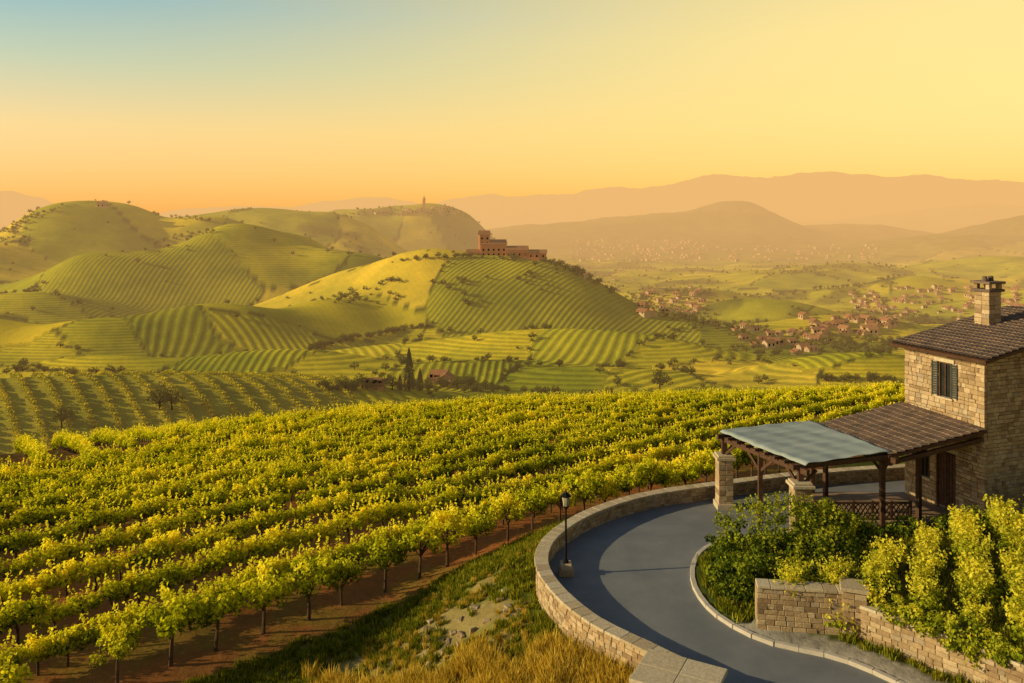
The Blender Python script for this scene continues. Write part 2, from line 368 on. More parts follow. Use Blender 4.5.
def scatter(name,variants,P,rz,sc,idx=None,tilt=.0):
    n=len(P);me=bpy.data.meshes.new(name);me.vertices.add(n)
    me.vertices.foreach_set('co',np.asarray(P,np.float32).ravel())
    R=np.zeros((n,3),np.float32);R[:,2]=rz;R[:,0]=rng.normal(0,tilt+1e-6,n);R[:,1]=rng.normal(0,tilt+1e-6,n)
    a=me.attributes.new('rot','FLOAT_VECTOR','POINT');a.data.foreach_set('vector',R.ravel())
    S=np.asarray(sc,np.float32)
    if S.ndim==1: S=np.stack([S,S,S],1)
    a=me.attributes.new('scl','FLOAT_VECTOR','POINT');a.data.foreach_set('vector',np.ascontiguousarray(S).ravel())
    if idx is None: idx=rng.integers(0,len(variants),n)
    a=me.attributes.new('idx','INT','POINT');a.data.foreach_set('value',np.asarray(idx,np.int32))
    o=bpy.data.objects.new(name,me);scene.collection.objects.link(o)
    col=bpy.data.collections.new(name+'_variants')
    for v in variants: col.objects.link(v)
    ng=bpy.data.node_groups.new(name+'_nodes','GeometryNodeTree')
    ng.interface.new_socket('Geometry',in_out='INPUT',socket_type='NodeSocketGeometry')
    ng.interface.new_socket('Geometry',in_out='OUTPUT',socket_type='NodeSocketGeometry')
    gi=ng.nodes.new('NodeGroupInput');go=ng.nodes.new('NodeGroupOutput')
    ip=ng.nodes.new('GeometryNodeInstanceOnPoints');ci=ng.nodes.new('GeometryNodeCollectionInfo')
    ci.inputs['Collection'].default_value=col;ci.inputs['Separate Children'].default_value=True;ci.inputs['Reset Children'].default_value=True
    ip.inputs['Pick Instance'].default_value=True
    def na(nm,ty):
        q=ng.nodes.new('GeometryNodeInputNamedAttribute');q.data_type=ty;q.inputs['Name'].default_value=nm
        return [s for s in q.outputs if s.enabled and s.name=='Attribute'][0]
    L=ng.links.new
    L(gi.outputs[0],ip.inputs['Points']);L(ci.outputs[0],ip.inputs['Instance']);L(na('idx','INT'),ip.inputs['Instance Index'])
    L(na('rot','FLOAT_VECTOR'),ip.inputs['Rotation']);L(na('scl','FLOAT_VECTOR'),ip.inputs['Scale'])
    L(ip.outputs[0],go.inputs[0])
    md=o.modifiers.new('scatter','NODES');md.node_group=ng
    return o
# ---------------------------------------------------------------- terrain mesh
dr_=np.array([.76,.65]);dr_/=np.linalg.norm(dr_);nr_=np.array([-dr_[1],dr_[0]]);o0=np.array([-7.1,37.4])
def rowoff(x,y): return (x-o0[0])*nr_[0]+(y-o0[1])*nr_[1]
def blockB(x,y): return x-(-37+(y-66)*.42)     # negative: far-left vineyard block
Ys=np.concatenate([np.linspace(-40,8,16),np.geomspace(9,24000,700)])
S=np.linspace(-1,1,600)
YY,SS=np.meshgrid(Ys,S,indexing='ij');XX=SS*(.95*np.maximum(YY,0)+35)
x=XX.ravel();y=YY.ravel();z=H(x,y)
nr,nc=YY.shape
NS=210
sy=np.exp(rng.uniform(np.log(105),np.log(7000),NS));sx=sy*rng.uniform(-.95,.95,NS)
def pcoord(x,y):
    yy=np.maximum(y,60);w=.15
    u=x/yy+w*(fbm(x/yy*5,np.log(yy)*4,41,3)-.5);v=np.log(yy)*.9+w*(fbm(x/yy*5+50,np.log(yy)*4,42,3)-.5)
    return u,v
su,sv=sx/sy,np.log(sy)*.9
def patch(x,y):
    u,v=pcoord(x,y);d1=np.full(x.shape,1e9);d2=d1.copy();k=np.zeros(x.shape,int)
    for i in range(NS):
        d=(u-su[i])**2+(v-sv[i])**2
        nw=d<d1;d2=np.where(nw,d1,np.minimum(d2,d));k=np.where(nw,i,k);d1=np.where(nw,d,d1)
    return k,np.sqrt(d2)-np.sqrt(d1)
pk,pe=patch(x,y)
pal=np.array([(.66,.52,.022),(.54,.46,.02),(.40,.38,.018),(.72,.53,.04),(.28,.29,.015),(.48,.40,.022),(.20,.21,.014)])
pcI=rng.choice(len(pal),NS,p=[.26,.22,.16,.13,.1,.09,.04]);pst=rng.uniform(0,1,NS);pang=rng.uniform(-.9,.9,NS)
pcol=pal[pcI]*rng.uniform(.88,1.12,(NS,1))
col=pcol[pk]
spv=rng.uniform(.8,1.35,NS)
sp=np.clip(np.interp(sy,[100,300,800,2000],[2.6,2.8,3.8,12]),2.6,12)[pk]*spv[pk]
rowc=(x*np.cos(pang[pk])+y*np.sin(pang[pk])*.9+34*(vn(x/85,y/85,51)-.5))/sp
contour=(pst[pk]<.45)
rowc=np.where(contour,z/(np.interp(y,[200,500,1500],[.75,1.15,4])*spv[pk]),rowc)
stripe=np.where(pst[pk]<.74,.62,.06)*np.interp(y,[110,400,600,900],[1,.75,.45,.0])*(.55+.9*fbm(x/50,y/50,155,3))
edge=(pe<.003)&(fbm(x/40,y/40,99,3)>.45)
col=np.where(edge[:,None],np.array([.07,.09,.012]),col)
wd_=ss((fbm(x/np.maximum(y,100)*9,np.log(np.maximum(y,60))*8,120,5)-.60)*12)*ss((y-350)/300)
col=col*(1-.75*wd_[:,None])+np.array([.07,.08,.014])*.75*wd_[:,None]
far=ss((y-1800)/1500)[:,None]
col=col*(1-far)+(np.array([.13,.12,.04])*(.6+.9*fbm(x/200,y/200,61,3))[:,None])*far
soil=np.array([.33,.12,.035]);gr=np.array([.17,.20,.018]);tan=np.array([.38,.28,.10]);dkg=np.array([.05,.07,.012])
m=y<118
ins=pip(x,y,ROADPOLY);d=pdist(x,y,OUT)
n1=fbm(x*.5,y*.5,71,4)
vmix=ss((n1-.42)*5)[:,None]
c0=soil*(1-.4*vmix)+gr*.4*vmix
path=(np.abs(blockB(x,y))<1.5)&(y>45)
c0=np.where(path[:,None],np.array([.34,.24,.09]),c0)
edgeband=ss((y-107)/4)[:,None]
c0=c0*(1-edgeband)+gr*2*edgeband
off=rowoff(x,y)+.8*(n1-.5)
def tanw(x,y):
    n_=fbm(x*.5,y*.5,71,4);of=-rowoff(x,y)-1.9;dd_=pdist(x,y,OUT)
    return ss((of-1.8-2.6*(n_-.5))/1.6)*ss((dd_-.9-2.6*(n_-.5))/1.4)*ss((42.0-y)/4)
w_t=tanw(x,y)
w_b=1-ss((off+2.1)/.5)
bk=gr*(.7+.7*fbm(x*1.5,y*1.5,72))[:,None]
tn=ss((fbm(x*1.1,y*1.1,75,4)-.42)*5)[:,None]
tanv=tan*(.6+.8*fbm(x*1.7,y*1.7,73))[:,None]
tanv=tanv*(1-.6*tn)+np.array([.24,.23,.03])*.6*tn
bk=bk*(1-w_t[:,None])+tanv*w_t[:,None]
c0=c0*(1-w_b[:,None])+bk*w_b[:,None]
gcol=dkg*(.8+.8*n1)[:,None]
gravel=(pdist(x,y,KERB)<1.1)&(y<29.3)&~pip(x,y,GPOLY)
gcol=np.where(gravel[:,None],np.array([.34,.31,.26])*(.8+.4*fbm(x*4,y*4,74))[:,None],gcol)
c0=np.where(ins[:,None],gcol,c0)
hv=(y>125)&(y<212+8*(vn(x/20,y*0,170)-.5))&(x/np.maximum(y,1)<-.2)
col=np.where(hv[:,None],np.array([.46,.40,.04])*(.75+.5*fbm(x/6,y/6,140))[:,None],col);stripe=np.where(hv,0,stripe)
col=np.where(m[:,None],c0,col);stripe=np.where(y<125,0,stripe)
me=bpy.data.meshes.new('terrain');me.vertices.add(nr*nc)
me.vertices.foreach_set('co',np.stack([x,y,z],1).astype(np.float32).ravel())
I=np.arange(nr*nc).reshape(nr,nc)
q=np.stack([I[:-1,:-1],I[:-1,1:],I[1:,1:],I[1:,:-1]],-1).reshape(-1,4)
me.loops.add(q.size);me.polygons.add(len(q))
me.loops.foreach_set('vertex_index',q.astype(np.int32).ravel())
me.polygons.foreach_set('loop_start',np.arange(0,q.size,4,dtype=np.int32))
me.update(calc_edges=True)
me.polygons.foreach_set('use_smooth',np.ones(len(q),bool))
a=me.attributes.new('col','FLOAT_COLOR','POINT');a.data.foreach_set('color',np.concatenate([col,np.ones((len(col),1))],1).astype(np.float32).ravel())
a=me.attributes.new('rowc','FLOAT','POINT');a.data.foreach_set('value',rowc.astype(np.float32))
a=me.attributes.new('stripe','FLOAT','POINT');a.data.foreach_set('value',stripe.astype(np.float32))
ter=bpy.data.objects.new('terrain',me);scene.collection.objects.link(ter)
mt,nt=newmat('terrain_fields')
pos=nt.nodes.new('ShaderNodeNewGeometry').outputs['Position']
at=nt.nodes.new('ShaderNodeAttribute');at.attribute_name='col'
ar=nt.nodes.new('ShaderNodeAttribute');ar.attribute_name='rowc'
as_=nt.nodes.new('ShaderNodeAttribute');as_.attribute_name='stripe'
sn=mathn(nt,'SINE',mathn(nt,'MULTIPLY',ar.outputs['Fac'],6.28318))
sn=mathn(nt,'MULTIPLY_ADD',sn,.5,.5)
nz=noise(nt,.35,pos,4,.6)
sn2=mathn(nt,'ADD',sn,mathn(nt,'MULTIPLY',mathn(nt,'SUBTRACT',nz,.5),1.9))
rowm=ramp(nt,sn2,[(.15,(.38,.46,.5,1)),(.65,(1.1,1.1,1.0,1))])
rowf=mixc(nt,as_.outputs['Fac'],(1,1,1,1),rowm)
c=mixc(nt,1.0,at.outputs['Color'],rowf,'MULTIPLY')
c=mixc(nt,.95,c,ramp(nt,noise(nt,.022,pos,7,.68),[(.32,(.40,.55,.6,1)),(.68,(1.3,1.2,1.1,1))]),'MULTIPLY')
c=mixc(nt,.7,c,ramp(nt,noise(nt,2.2,pos,6,.7),[(.3,(.6,.6,.6,1)),(.7,(1.3,1.3,1.3,1))]),'MULTIPLY')
b=nt.nodes.new('ShaderNodeBump');b.inputs['Distance'].default_value=.9;b.inputs['Strength'].default_value=.5
nt.links.new(mathn(nt,'MULTIPLY',sn,as_.outputs['Fac']),b.inputs['Height'])
b2=nt.nodes.new('ShaderNodeBump');b2.inputs['Distance'].default_value=.12;b2.inputs['Strength'].default_value=.6
nt.links.new(noise(nt,3.0,pos,6,.7),b2.inputs['Height']);nt.links.new(b.outputs[0],b2.inputs['Normal'])
p=nt.nodes.new('ShaderNodeBsdfDiffuse')
nt.links.new(c,p.inputs['Color']);nt.links.new(b2.outputs[0],p.inputs['Normal'])
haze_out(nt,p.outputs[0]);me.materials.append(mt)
# ---------------------------------------------------------------- road
from mathutils.geometry import tessellate_polygon
poly=[Vector((p[0],p[1],0)) for p in OUT]+[Vector((60,0,0)),Vector((14,0,0))]
tri=tessellate_polygon([poly])
mr,nt=newmat('asphalt')
pos=nt.nodes.new('ShaderNodeNewGeometry').outputs['Position']
c=mixc(nt,ramp(nt,noise(nt,.5,pos,6,.65),[(.3,(0,0,0,1)),(.7,(1,1,1,1))]),(.125,.135,.145,1),(.20,.208,.212,1))
c=mixc(nt,.6,c,ramp(nt,noise(nt,45,pos,3,.7),[(.3,(.6,.6,.6,1)),(.7,(1.3,1.3,1.3,1))]),'MULTIPLY')
b=nt.nodes.new('ShaderNodeBump');b.inputs['Distance'].default_value=.01;b.inputs['Strength'].default_value=.5
nt.links.new(noise(nt,50,pos,3,.7),b.inputs['Height'])
p=nt.nodes.new('ShaderNodeBsdfPrincipled');p.inputs['Roughness'].default_value=.75
nt.links.new(c,p.inputs['Base Color']);nt.links.new(b.outputs[0],p.inputs['Normal'])
haze_out(nt,p.outputs[0],False)
road=add('road',[tuple(v) for v in poly],tri,mr)
# ---------------------------------------------------------------- stone walls
def resamp(P):
    P=np.asarray(P,float);s=np.concatenate([[0],np.cumsum(np.linalg.norm(np.diff(P,axis=0),axis=1))]);return P,s
def at_s(P,s,t):
    x_=np.interp(t,s,P[:,0]);y_=np.interp(t,s,P[:,1])
    x2=np.interp(t+.05,s,P[:,0])-np.interp(t-.05,s,P[:,0]);y2=np.interp(t+.05,s,P[:,1])-np.interp(t-.05,s,P[:,1])
    return x_,y_,math.atan2(y2,x2)
def stone_wall(name,P,h,thick,z0,zfun=None,course=.2,bl=(.25,.5),cap=.11):
    P,s=resamp(P);L=s[-1];e=empty(name,(0,0,0));g=Geo();c=Geo();mo=Geo()
    nco=max(1,int(round((h-z0)/course)));ch=(h-z0)/nco
    for k in range(nco):
        t=0
        while t<L-.02:
            w=min(random.uniform(*bl),L-t)
            if L-t-w<.12: w=L-t
            X,Y_,a=at_s(P,s,t+w/2)
            g.box((X,Y_,z0+ch*(k+.5)),(w-.012,thick+random.uniform(-.03,.03),ch-.012),a,.012)
            t+=w
    t=0
    while t<L-.02:
        w=min(.3,L-t);X,Y_,a=at_s(P,s,t+w/2);mo.box((X,Y_,(z0+h)/2),(w+.02,thick-.07,h-z0-.01),a);t+=w
    t=0
    while t<L-.02:
        w=min(random.uniform(.45,.7),L-t)
        if L-t-w<.2: w=L-t
        X,Y_,a=at_s(P,s,t+w/2);c.box((X,Y_,h+cap/2),(w-.01,thick+.12+random.uniform(-.02,.02),cap),a,.008);t+=w
    g.obj('stone_courses',M_stone,e,bevel=.02);mo.obj('mortar_core',M_mortar,e);c.obj('coping',M_cap,e,bevel=.02)
    return e
i0=int(np.argmin(np.abs(OUT[:,1]-25.6)+np.abs(OUT[:,0]-5.4)));i1=int(np.argmin(np.abs(OUT[:,0]-32)))
WP=OUT[i0:i1]
tg=np.gradient(WP,axis=0);nn=np.stack([-tg[:,1],tg[:,0]],1);nn/=np.linalg.norm(nn,axis=1,keepdims=True)
stone_wall('roadside_stone_wall',WP+nn*.12,.62,.46,-1.3,course=.17,bl=(.2,.42))
e=empty('stone_pier',(5.15,24.7,0),math.radians(-28));g=Geo();c=Geo()
for k in range(8):
    zz=-1.2+.24*k
    for sx_ in (-.75,-.25,.25,.75):
        for sy_ in (-.5,0,.5): g.box((sx_*1.1,sy_*1.3,zz+.12),(.53,.63,.23),0,.012)
for a_ in (-.6,.6):
    for b_ in (-.5,.5): c.box((a_*1.07,b_*.98,.78),(1.27,.97,.13),0,.008)
g.obj('pier_blocks',M_stone,e,bevel=.02);c.obj('pier_cap',M_cap,e,bevel=.02)
stone_wall('garden_retaining_wall',[(8.85,29.0),(12.0,28.5)],1.6,.5,-.1,course=.18,bl=(.2,.5))
stone_wall('garden_retaining_wall',[(12.35,28.15),(14.8,25.6),(18,21.5)],1.25,.5,-.1,course=.18,bl=(.2,.5))
e=empty('garden_wall_pier',(12.15,28.4,0),math.radians(-20));g=Geo();c=Geo()
for k in range(8):
    for a_,b_ in ((-.2,-.2),(.2,-.2),(.2,.2),(-.2,.2)): g.box((a_,b_,.0+.215*k+.1),(.39,.39,.205),0,.012)
c.box((0,0,1.83),(.95,.95,.13),0,.01);g.obj('pier_blocks',M_stone,e,bevel=.02);c.obj('pier_cap',M_cap,e,bevel=.02)
g=Geo();Pk,sk=resamp(KERB);t=0
while t<sk[-1]-.05:
    w=min(.8,sk[-1]-t);X,Y_,a=at_s(Pk,sk,t+w/2);g.box((X,Y_,.02),(w-.01,.2,.24),a,.004);t+=w
g.obj('kerb',M_kerb,bevel=.015)
# ---------------------------------------------------------------- street lamp
e=empty('street_lamp',(2.25,33.4,0));g=Geo();c=Geo();gl=Geo()
c.box((0,0,.12),(.62,.62,.24));c.box((0,0,.36),(.48,.48,.26))
g.tube([(0,0,.49),(0,0,.62),(0,0,.66),(0,0,2.7),(0,0,2.74)],[.12,.11,.055,.04,.07],10)
g.tube([(0,0,1.3),(0,0,1.34),(0,0,1.38)],[.05,.08,.05],10)
g.tube([(0,0,2.74),(0,0,2.82),(0,0,2.86)],[.05,.14,.15],6)
gl.tube([(0,0,2.86),(0,0,3.26)],[.12,.19],6)
g.tube([(0,0,3.26),(0,0,3.3),(0,0,3.42),(0,0,3.46),(0,0,3.6)],[.24,.25,.08,.05,.01],6)
for k in range(6):
    a=k*math.pi/3;g.beam((.125*math.cos(a),.125*math.sin(a),2.86),(.2*math.cos(a),.2*math.sin(a),3.27),.022,.022)
c.obj('lamp_plinth',M_stone,e,bevel=.03);g.obj('lamp_post',M_iron,e);gl.obj('lantern_glass',M_lamp,e)
# ---------------------------------------------------------------- house
HA=math.radians(19.9);C0=np.array([22.5,38.1]);ex=np.array([math.cos(HA),math.sin(HA)]);ey=np.array([-math.sin(HA),math.cos(HA)])
def toL(p): 
    dd=np.array(p[:2])-C0;return (float(dd@ex),float(dd@ey),p[2])
house=empty('stone_house',(C0[0],C0[1],0),HA)
W=11.0;D=4.74;ZE=8.1;sl=math.tan(math.radians(10.5));RX=8.0
def roofz(xl): return ZE+min(xl,RX)*sl-(max(xl-RX,0))*sl
core=Geo()
pr=[(.12,0),(W-.12,0),(W-.12,roofz(W)-.1),(RX,roofz(RX)-.1),(.12,ZE-.05)]
V=[(a,.12,b) for a,b in pr]+[(a,D-.12,b) for a,b in pr];n=5
core.raw(V,[tuple(range(n)),tuple(range(2*n-1,n-1,-1))]+[(i,i+n,(i+1)%n+n,(i+1)%n) for i in range(n)])
core.obj('wall_core',M_mortar,house)
blocks=Geo()
ops=[(1.85,2.6,5.85,7.6),(1.6,2.75,.2,3.15),(3.15,3.75,1.5,2.9)]
def face_blocks(L,zmax,place,ops=[]):
    zc=0
    while zc<10:
        t=0;ch=random.choice([.16,.2,.24])
        while t<L-.01:
            w=min(random.uniform(.2,.5),L-t)
            if L-t-w<.15:w=L-t
            zt=min(zmax(t),zmax(t+w))
            h_=min(ch,zt-zc)
            if h_>.05:
                segs=[(t,t+w)]
                for a,b_,z0,z1 in ops:
                    if zc+h_>z0+.02 and zc<z1-.02:
                        ns=[]
                        for s0,s1 in segs:
                            if s1<=a or s0>=b_: ns.append((s0,s1))
                            else:
                                if s0<a-.04: ns.append((s0,a))
                                if s1>b_+.04: ns.append((b_,s1))
                        segs=ns
                for s0,s1 in segs: place((s0+s1)/2,s1-s0-.014,zc+h_/2,h_-.014)
            t+=w
        zc+=ch
face_blocks(D,lambda t:ZE,lambda t,w,zc,h_:blocks.box((.09,t,zc),(.18+random.uniform(-.02,.02),w,h_),0,.012),ops)
face_blocks(W-.2,lambda t:roofz(t+.2)-.05,lambda t,w,zc,h_:blocks.box((t+.19,.09,zc),(w,.18+random.uniform(-.02,.02),h_),0,.012))
face_blocks(W-.2,lambda t:roofz(t+.2)-.05,lambda t,w,zc,h_:blocks.box((t+.19,D-.09,zc),(w,.18+random.uniform(-.02,.02),h_),0,.012))
blocks.obj('stone_walls',M_stone,house,bevel=.015)
gg=Geo();fr=Geo();sh=Geo();dr=Geo()
for (a,b_,z0,z1) in ops:
    gg.box((.10,(a+b_)/2,(z0+z1)/2),(.02,b_-a-.02,z1-z0-.02))
    for yy in (a+.04,b_-.04): fr.box((.06,yy,(z0+z1)/2),(.09,.07,z1-z0-.02))
    fr.box((.06,(a+b_)/2,z1-.04),(.088,b_-a-.16,.07));fr.box((.06,(a+b_)/2,(z0+z1)/2),(.06,.05,z1-z0-.16))
a,b_,z0,z1=ops[0]
for yy in (a-.2,b_+.2):
    for k in range(14): sh.box((-.035,yy,z0+.1+k*(z1-z0-.2)/13),(.03,.28,.09))
    sh.box((-.03,yy-.16,(z0+z1)/2),(.05,.05,z1-z0));sh.box((-.03,yy+.16,(z0+z1)/2),(.05,.05,z1-z0))
a,b_,z0,z1=ops[1]
for k in range(6): dr.box((.085,a+.16+k*(b_-a-.32)/5,(z0+z1)/2),(.03,.13,z1-z0-.25))
lint=Geo()
for a,b_,z0,z1 in ops: lint.box((.02,(a+b_)/2,z1+.1),(.16,b_-a+.4,.19),0,.006,.9);lint.box((.01,(a+b_)/2,z0-.05),(.22,b_-a+.25,.09),0,.004,.9)
gg.obj('window_glazing',M_glassdark,house);fr.obj('window_frames',M_wood,house);sh.obj('shutters',M_shutter,house);dr.obj('door',M_wood,house);lint.obj('lintels_and_sills',M_cap,house,bevel=.01)
def roof_sheet(name,e0,e1,r1,r0,parent,tile=.24,cl=.42):
    """e0-e1 eave edge, r0-r1 upper edge. barrel tiles modelled as waves with stepped courses"""
    e0,e1,r1,r0=[np.array(v,float) for v in (e0,e1,r1,r0)]
    Lu=np.linalg.norm(e1-e0);Lv=np.linalg.norm(r0-e0);nu=int(Lu/tile);cv=max(2,int(Lv/cl))
    nrm=np.cross(e1-e0,r0-e0);nrm/=np.linalg.norm(nrm);nrm*=np.sign(nrm[2])
    us=np.linspace(0,nu,nu*6+1);V=[];Fc=[];L=[]
    tl=rng.uniform(0,1,(cv,nu+1))
    for c_ in range(cv):
        for vv,hh in ((0,.07),(1.0,0.012)):
            v=(c_+vv)/cv
            for u in us:
                ph=u%1.0;prof=.06*abs(math.sin(math.pi*ph))**.7
                P_=(e0*(1-u/nu)+e1*u/nu)*(1-v)+(r0*(1-u/nu)+r1*u/nu)*v
                V.append(P_+nrm*(prof+hh+.012*(tl[c_,int(min(u,nu-.01))]-.5)))
    m_=len(us)
    for k in range(2*cv-1):
        for j in range(m_-1):
            Fc.append((k*m_+j,k*m_+j+1,(k+1)*m_+j+1,(k+1)*m_+j))
            L.append(tl[min(k//2,cv-1),min(j//6,nu)]*.8+.2*rng.uniform())
    o=add(name,V,Fc,M_tile,L,parent)
    g=Geo()
    a0=[v-nrm*.01 for v in (e0,e1,r1,r0)];bb=[v-nrm*.16 for v in (e0,e1,r1,r0)]
    g.raw(a0+bb,[(0,1,2,3),(7,6,5,4),(0,4,5,1),(1,5,6,2),(2,6,7,3),(3,7,4,0)])
    g.obj(name+'_boards',M_wood,parent);return o
zz=lambda xl:ZE+xl*sl+.17
roof_sheet('roof_tiles',(-.55,-.5,zz(-.55)),(-.55,D+.5,zz(-.55)),(RX,D+.5,zz(RX)),(RX,-.5,zz(RX)),house)
roof_sheet('rear_roof_tiles',(W+.5,-.5,zz(RX)-(W+.5-RX)*sl),(W+.5,D+.5,zz(RX)-(W+.5-RX)*sl),(RX+.01,D+.5,zz(RX)),(RX+.01,-.5,zz(RX)),house)
LE0=toL((17.6,37.4,3.75));LE1=toL((15.9,42.6,3.75));LR1=(-.03,D+.15,5.0);LR0=(-.03,-.15,4.8)
roof_sheet('porch_roof_tiles',LE0,LE1,LR1,LR0,house)
g=Geo()
for k in range(7):
    f=(k+.5)/7;a=np.array(LE0)*(1-f)+np.array(LE1)*f;b_=np.array(LR0)*(1-f)+np.array(LR1)*f
    g.beam(a-np.array([0,0,.24]),b_-np.array([0,0,.24]),.1,.14)
g.beam(np.array(LE0)+[.25,.1,-.42],np.array(LE1)+[.25,-.1,-.42],.18,.22)
g.beam(np.array(LE0)+[.25,.2,-.42],np.array(LR0)+[-.05,.2,-.5],.16,.2)
for wp in ((18.0,38.9),(19.75,38.85),(16.5,42.1)):
    q=toL((wp[0],wp[1],0));zt=3.4 if wp[0]<19 else 4.0
    g.beam((q[0],q[1],.2),(q[0],q[1],zt),.2,.2)
    g.beam((q[0],q[1],zt-.9),(q[0]+.75,q[1],zt-.02),.1,.12);g.beam((q[0],q[1],zt-.9),(q[0]-.75,q[1]-.0,zt-.05),.1,.12)
g.obj('porch_timber_frame',M_wood,house)
g=Geo();c=Geo();cx_,cy_=4.6,3.6;zb=roofz(cx_)-.2
z_=zb
while z_<10.9:
    for a_,b_ in ((-.25,-.25),(.25,-.25),(.25,.25),(-.25,.25)): g.box((cx_+a_*.9,cy_+b_*.9,z_+.12),(.44,.44,.23),0,.01)
    z_+=.24
c.box((cx_,cy_,z_+.06),(1.12,1.12,.14));c.box((cx_,cy_,z_+.48),(1.18,1.18,.12));
for a_ in (-.36,.36):
    for b_ in (-.36,.36): g.box((cx_+a_,cy_+b_,z_+.27),(.22,.22,.28),0,.005)
for a_ in (-.22,.22): c.tube([(cx_+a_,cy_,z_+.54),(cx_+a_,cy_,z_+.8)],[.15,.12],10)
g.obj('chimney_stack',M_stone,house,bevel=.015);c.obj('chimney_cap',M_tile,house)
tp=[(14.5,38.55),(20.0,38.5),(22.6,38.2),(20.8,42.7),(16.0,42.8)]
g=Geo();V=[(a,b_,-.02) for a,b_ in tp]+[(a,b_,.2) for a,b_ in tp];n=5
g.raw(V,[tuple(range(4,-1,-1)),tuple(range(5,10))]+[(i,(i+1)%n,(i+1)%n+n,i+n) for i in range(n)])
g.obj('terrace',M_terr)
e=empty('terrace_railing',(0,0,0));g=Geo();st=Geo();a0=Vector((14.55,38.35,0));a1=Vector((19.1,38.35,0))
st.box((16.82,38.35,.17),(4.9,.34,.42),0,.0)
for zt_ in (.42,1.2): g.beam(a0+Vector((0,0,zt_)),a1+Vector((0,0,zt_)),.1,.1)
for k in range(6): 
    p_=a0.lerp(a1,k/5);g.beam(p_+Vector((0,0,.38)),p_+Vector((0,0,1.3)),.11,.11)
for k in range(20):
    p_=a0.lerp(a1,k/20);p3=a0.lerp(a1,min(1,(k+2)/20))
    g.beam(p_+Vector((0,.015,.47)),p3+Vector((0,.015,1.15)),.03,.05);g.beam(p_+Vector((0,-.015,1.15)),p3+Vector((0,-.015,.47)),.03,.05)
g.obj('lattice_rail',M_wood,e);st.obj('rail_plinth',M_stone,e,bevel=.02)
# ---------------------------------------------------------------- pergola
pg=empty('pergola',(0,0,0));w=Geo();st=Geo();cp=Geo()
A=np.array((13.3,36.9,3.25));B=np.array((10.9,41.1,3.5));Cc=np.array((16.0,42.6,3.65));Dd=np.array((17.75,37.6,3.55))
def pillar(p,h,w_=.72):
    z_=-.1
    while z_<h:
        st.box((p[0]-w_*.25,p[1]+0,z_+.13),(w_*.5-.01,w_,.25),0,.012);st.box((p[0]+w_*.25,p[1],z_+.13),(w_*.5-.01,w_,.25),0,.012)
        z_+=.26
    cp.box((p[0],p[1],z_+.07),(w_+.22,w_+.22,.14));cp.box((p[0],p[1],z_+.19),(w_+.05,w_+.05,.1));cp.box((p[0],p[1],.12),(w_+.16,w_+.16,.3))
    return z_+.24
z1=pillar(A,2.35,.8);w.beam((A[0],A[1],z1),(A[0],A[1],A[2]),.24,.24)
z1=pillar(B,2.5,.75);w.beam((B[0],B[1],z1),(B[0],B[1],B[2]),.26,.26)
mid=(A+B)/2;w.beam((mid[0],mid[1],-.02),(mid[0],mid[1],mid[2]),.2,.2)
for P_ in (Cc,Dd+np.array([-.15,.4,0])): w.beam((P_[0],P_[1],0),(P_[0],P_[1],P_[2]-.05),.2,.2)
def ext(a,b_,e_): 
    d_=(b_-a)/np.linalg.norm(b_-a);return a-d_*e_,b_+d_*e_
for a,b_ in ((A,B),(Dd,Cc)): 
    q0,q1=ext(a,b_,.45);w.beam(q0,q1,.2,.26)
for a,b_ in ((A,Dd),(B,Cc)):
    q0,q1=ext(a,b_,.4);w.beam(q0+[0,0,.16],q1+[0,0,.1],.17,.22)
for k in range(1,8):
    f=k/8;a=A*(1-f)+B*f;b_=Dd*(1-f)+Cc*f;q0,q1=ext(a,b_,.3);w.beam(q0+[0,0,.2],q1+[0,0,.14],.09,.14)
for c_,o_ in ((A,B),(B,A),(mid,A),(mid,B),(A,Dd),(B,Cc)):
    d_=(o_-c_)/np.linalg.norm(o_-c_);w.beam(c_+[0,0,-.85],c_+d_*.8+[0,0,-.1],.1,.13)
w.obj('timber_frame',M_wood,pg);st.obj('stone_pillars',M_stone,pg,bevel=.02);cp.obj('pillar_caps',M_cap,pg,bevel=.02)
V=[];Fc=[];nu,nv=64,32
a_,b1=ext(A,B,.3);d_,c1=ext(Dd,Cc,.1)
for i in range(nu+1):
    for j in range(nv+1):
        u=i/nu;v=j/nv;P_=(a_*(1-u)+b1*u)*(1-v)+(d_*(1-u)+c1*u)*v
        sag=-.07*abs(math.sin(math.pi*u*8))**.8*math.sin(math.pi*min(1,v*.92+.08));wr=.018*math.sin(v*23+u*9)+.014*math.sin(u*31-v*7)
        V.append(P_+np.array([0,0,.37+sag+wr-(.1 if (j==0) else 0)]))
for i in range(nu):
    for j in range(nv): Fc.append((i*(nv+1)+j,(i+1)*(nv+1)+j,(i+1)*(nv+1)+j+1,i*(nv+1)+j+1))
o=add('canvas_canopy',V,Fc,M_cloth,None,pg,True)
m_=o.modifiers.new('solid','SOLIDIFY');m_.thickness=.03
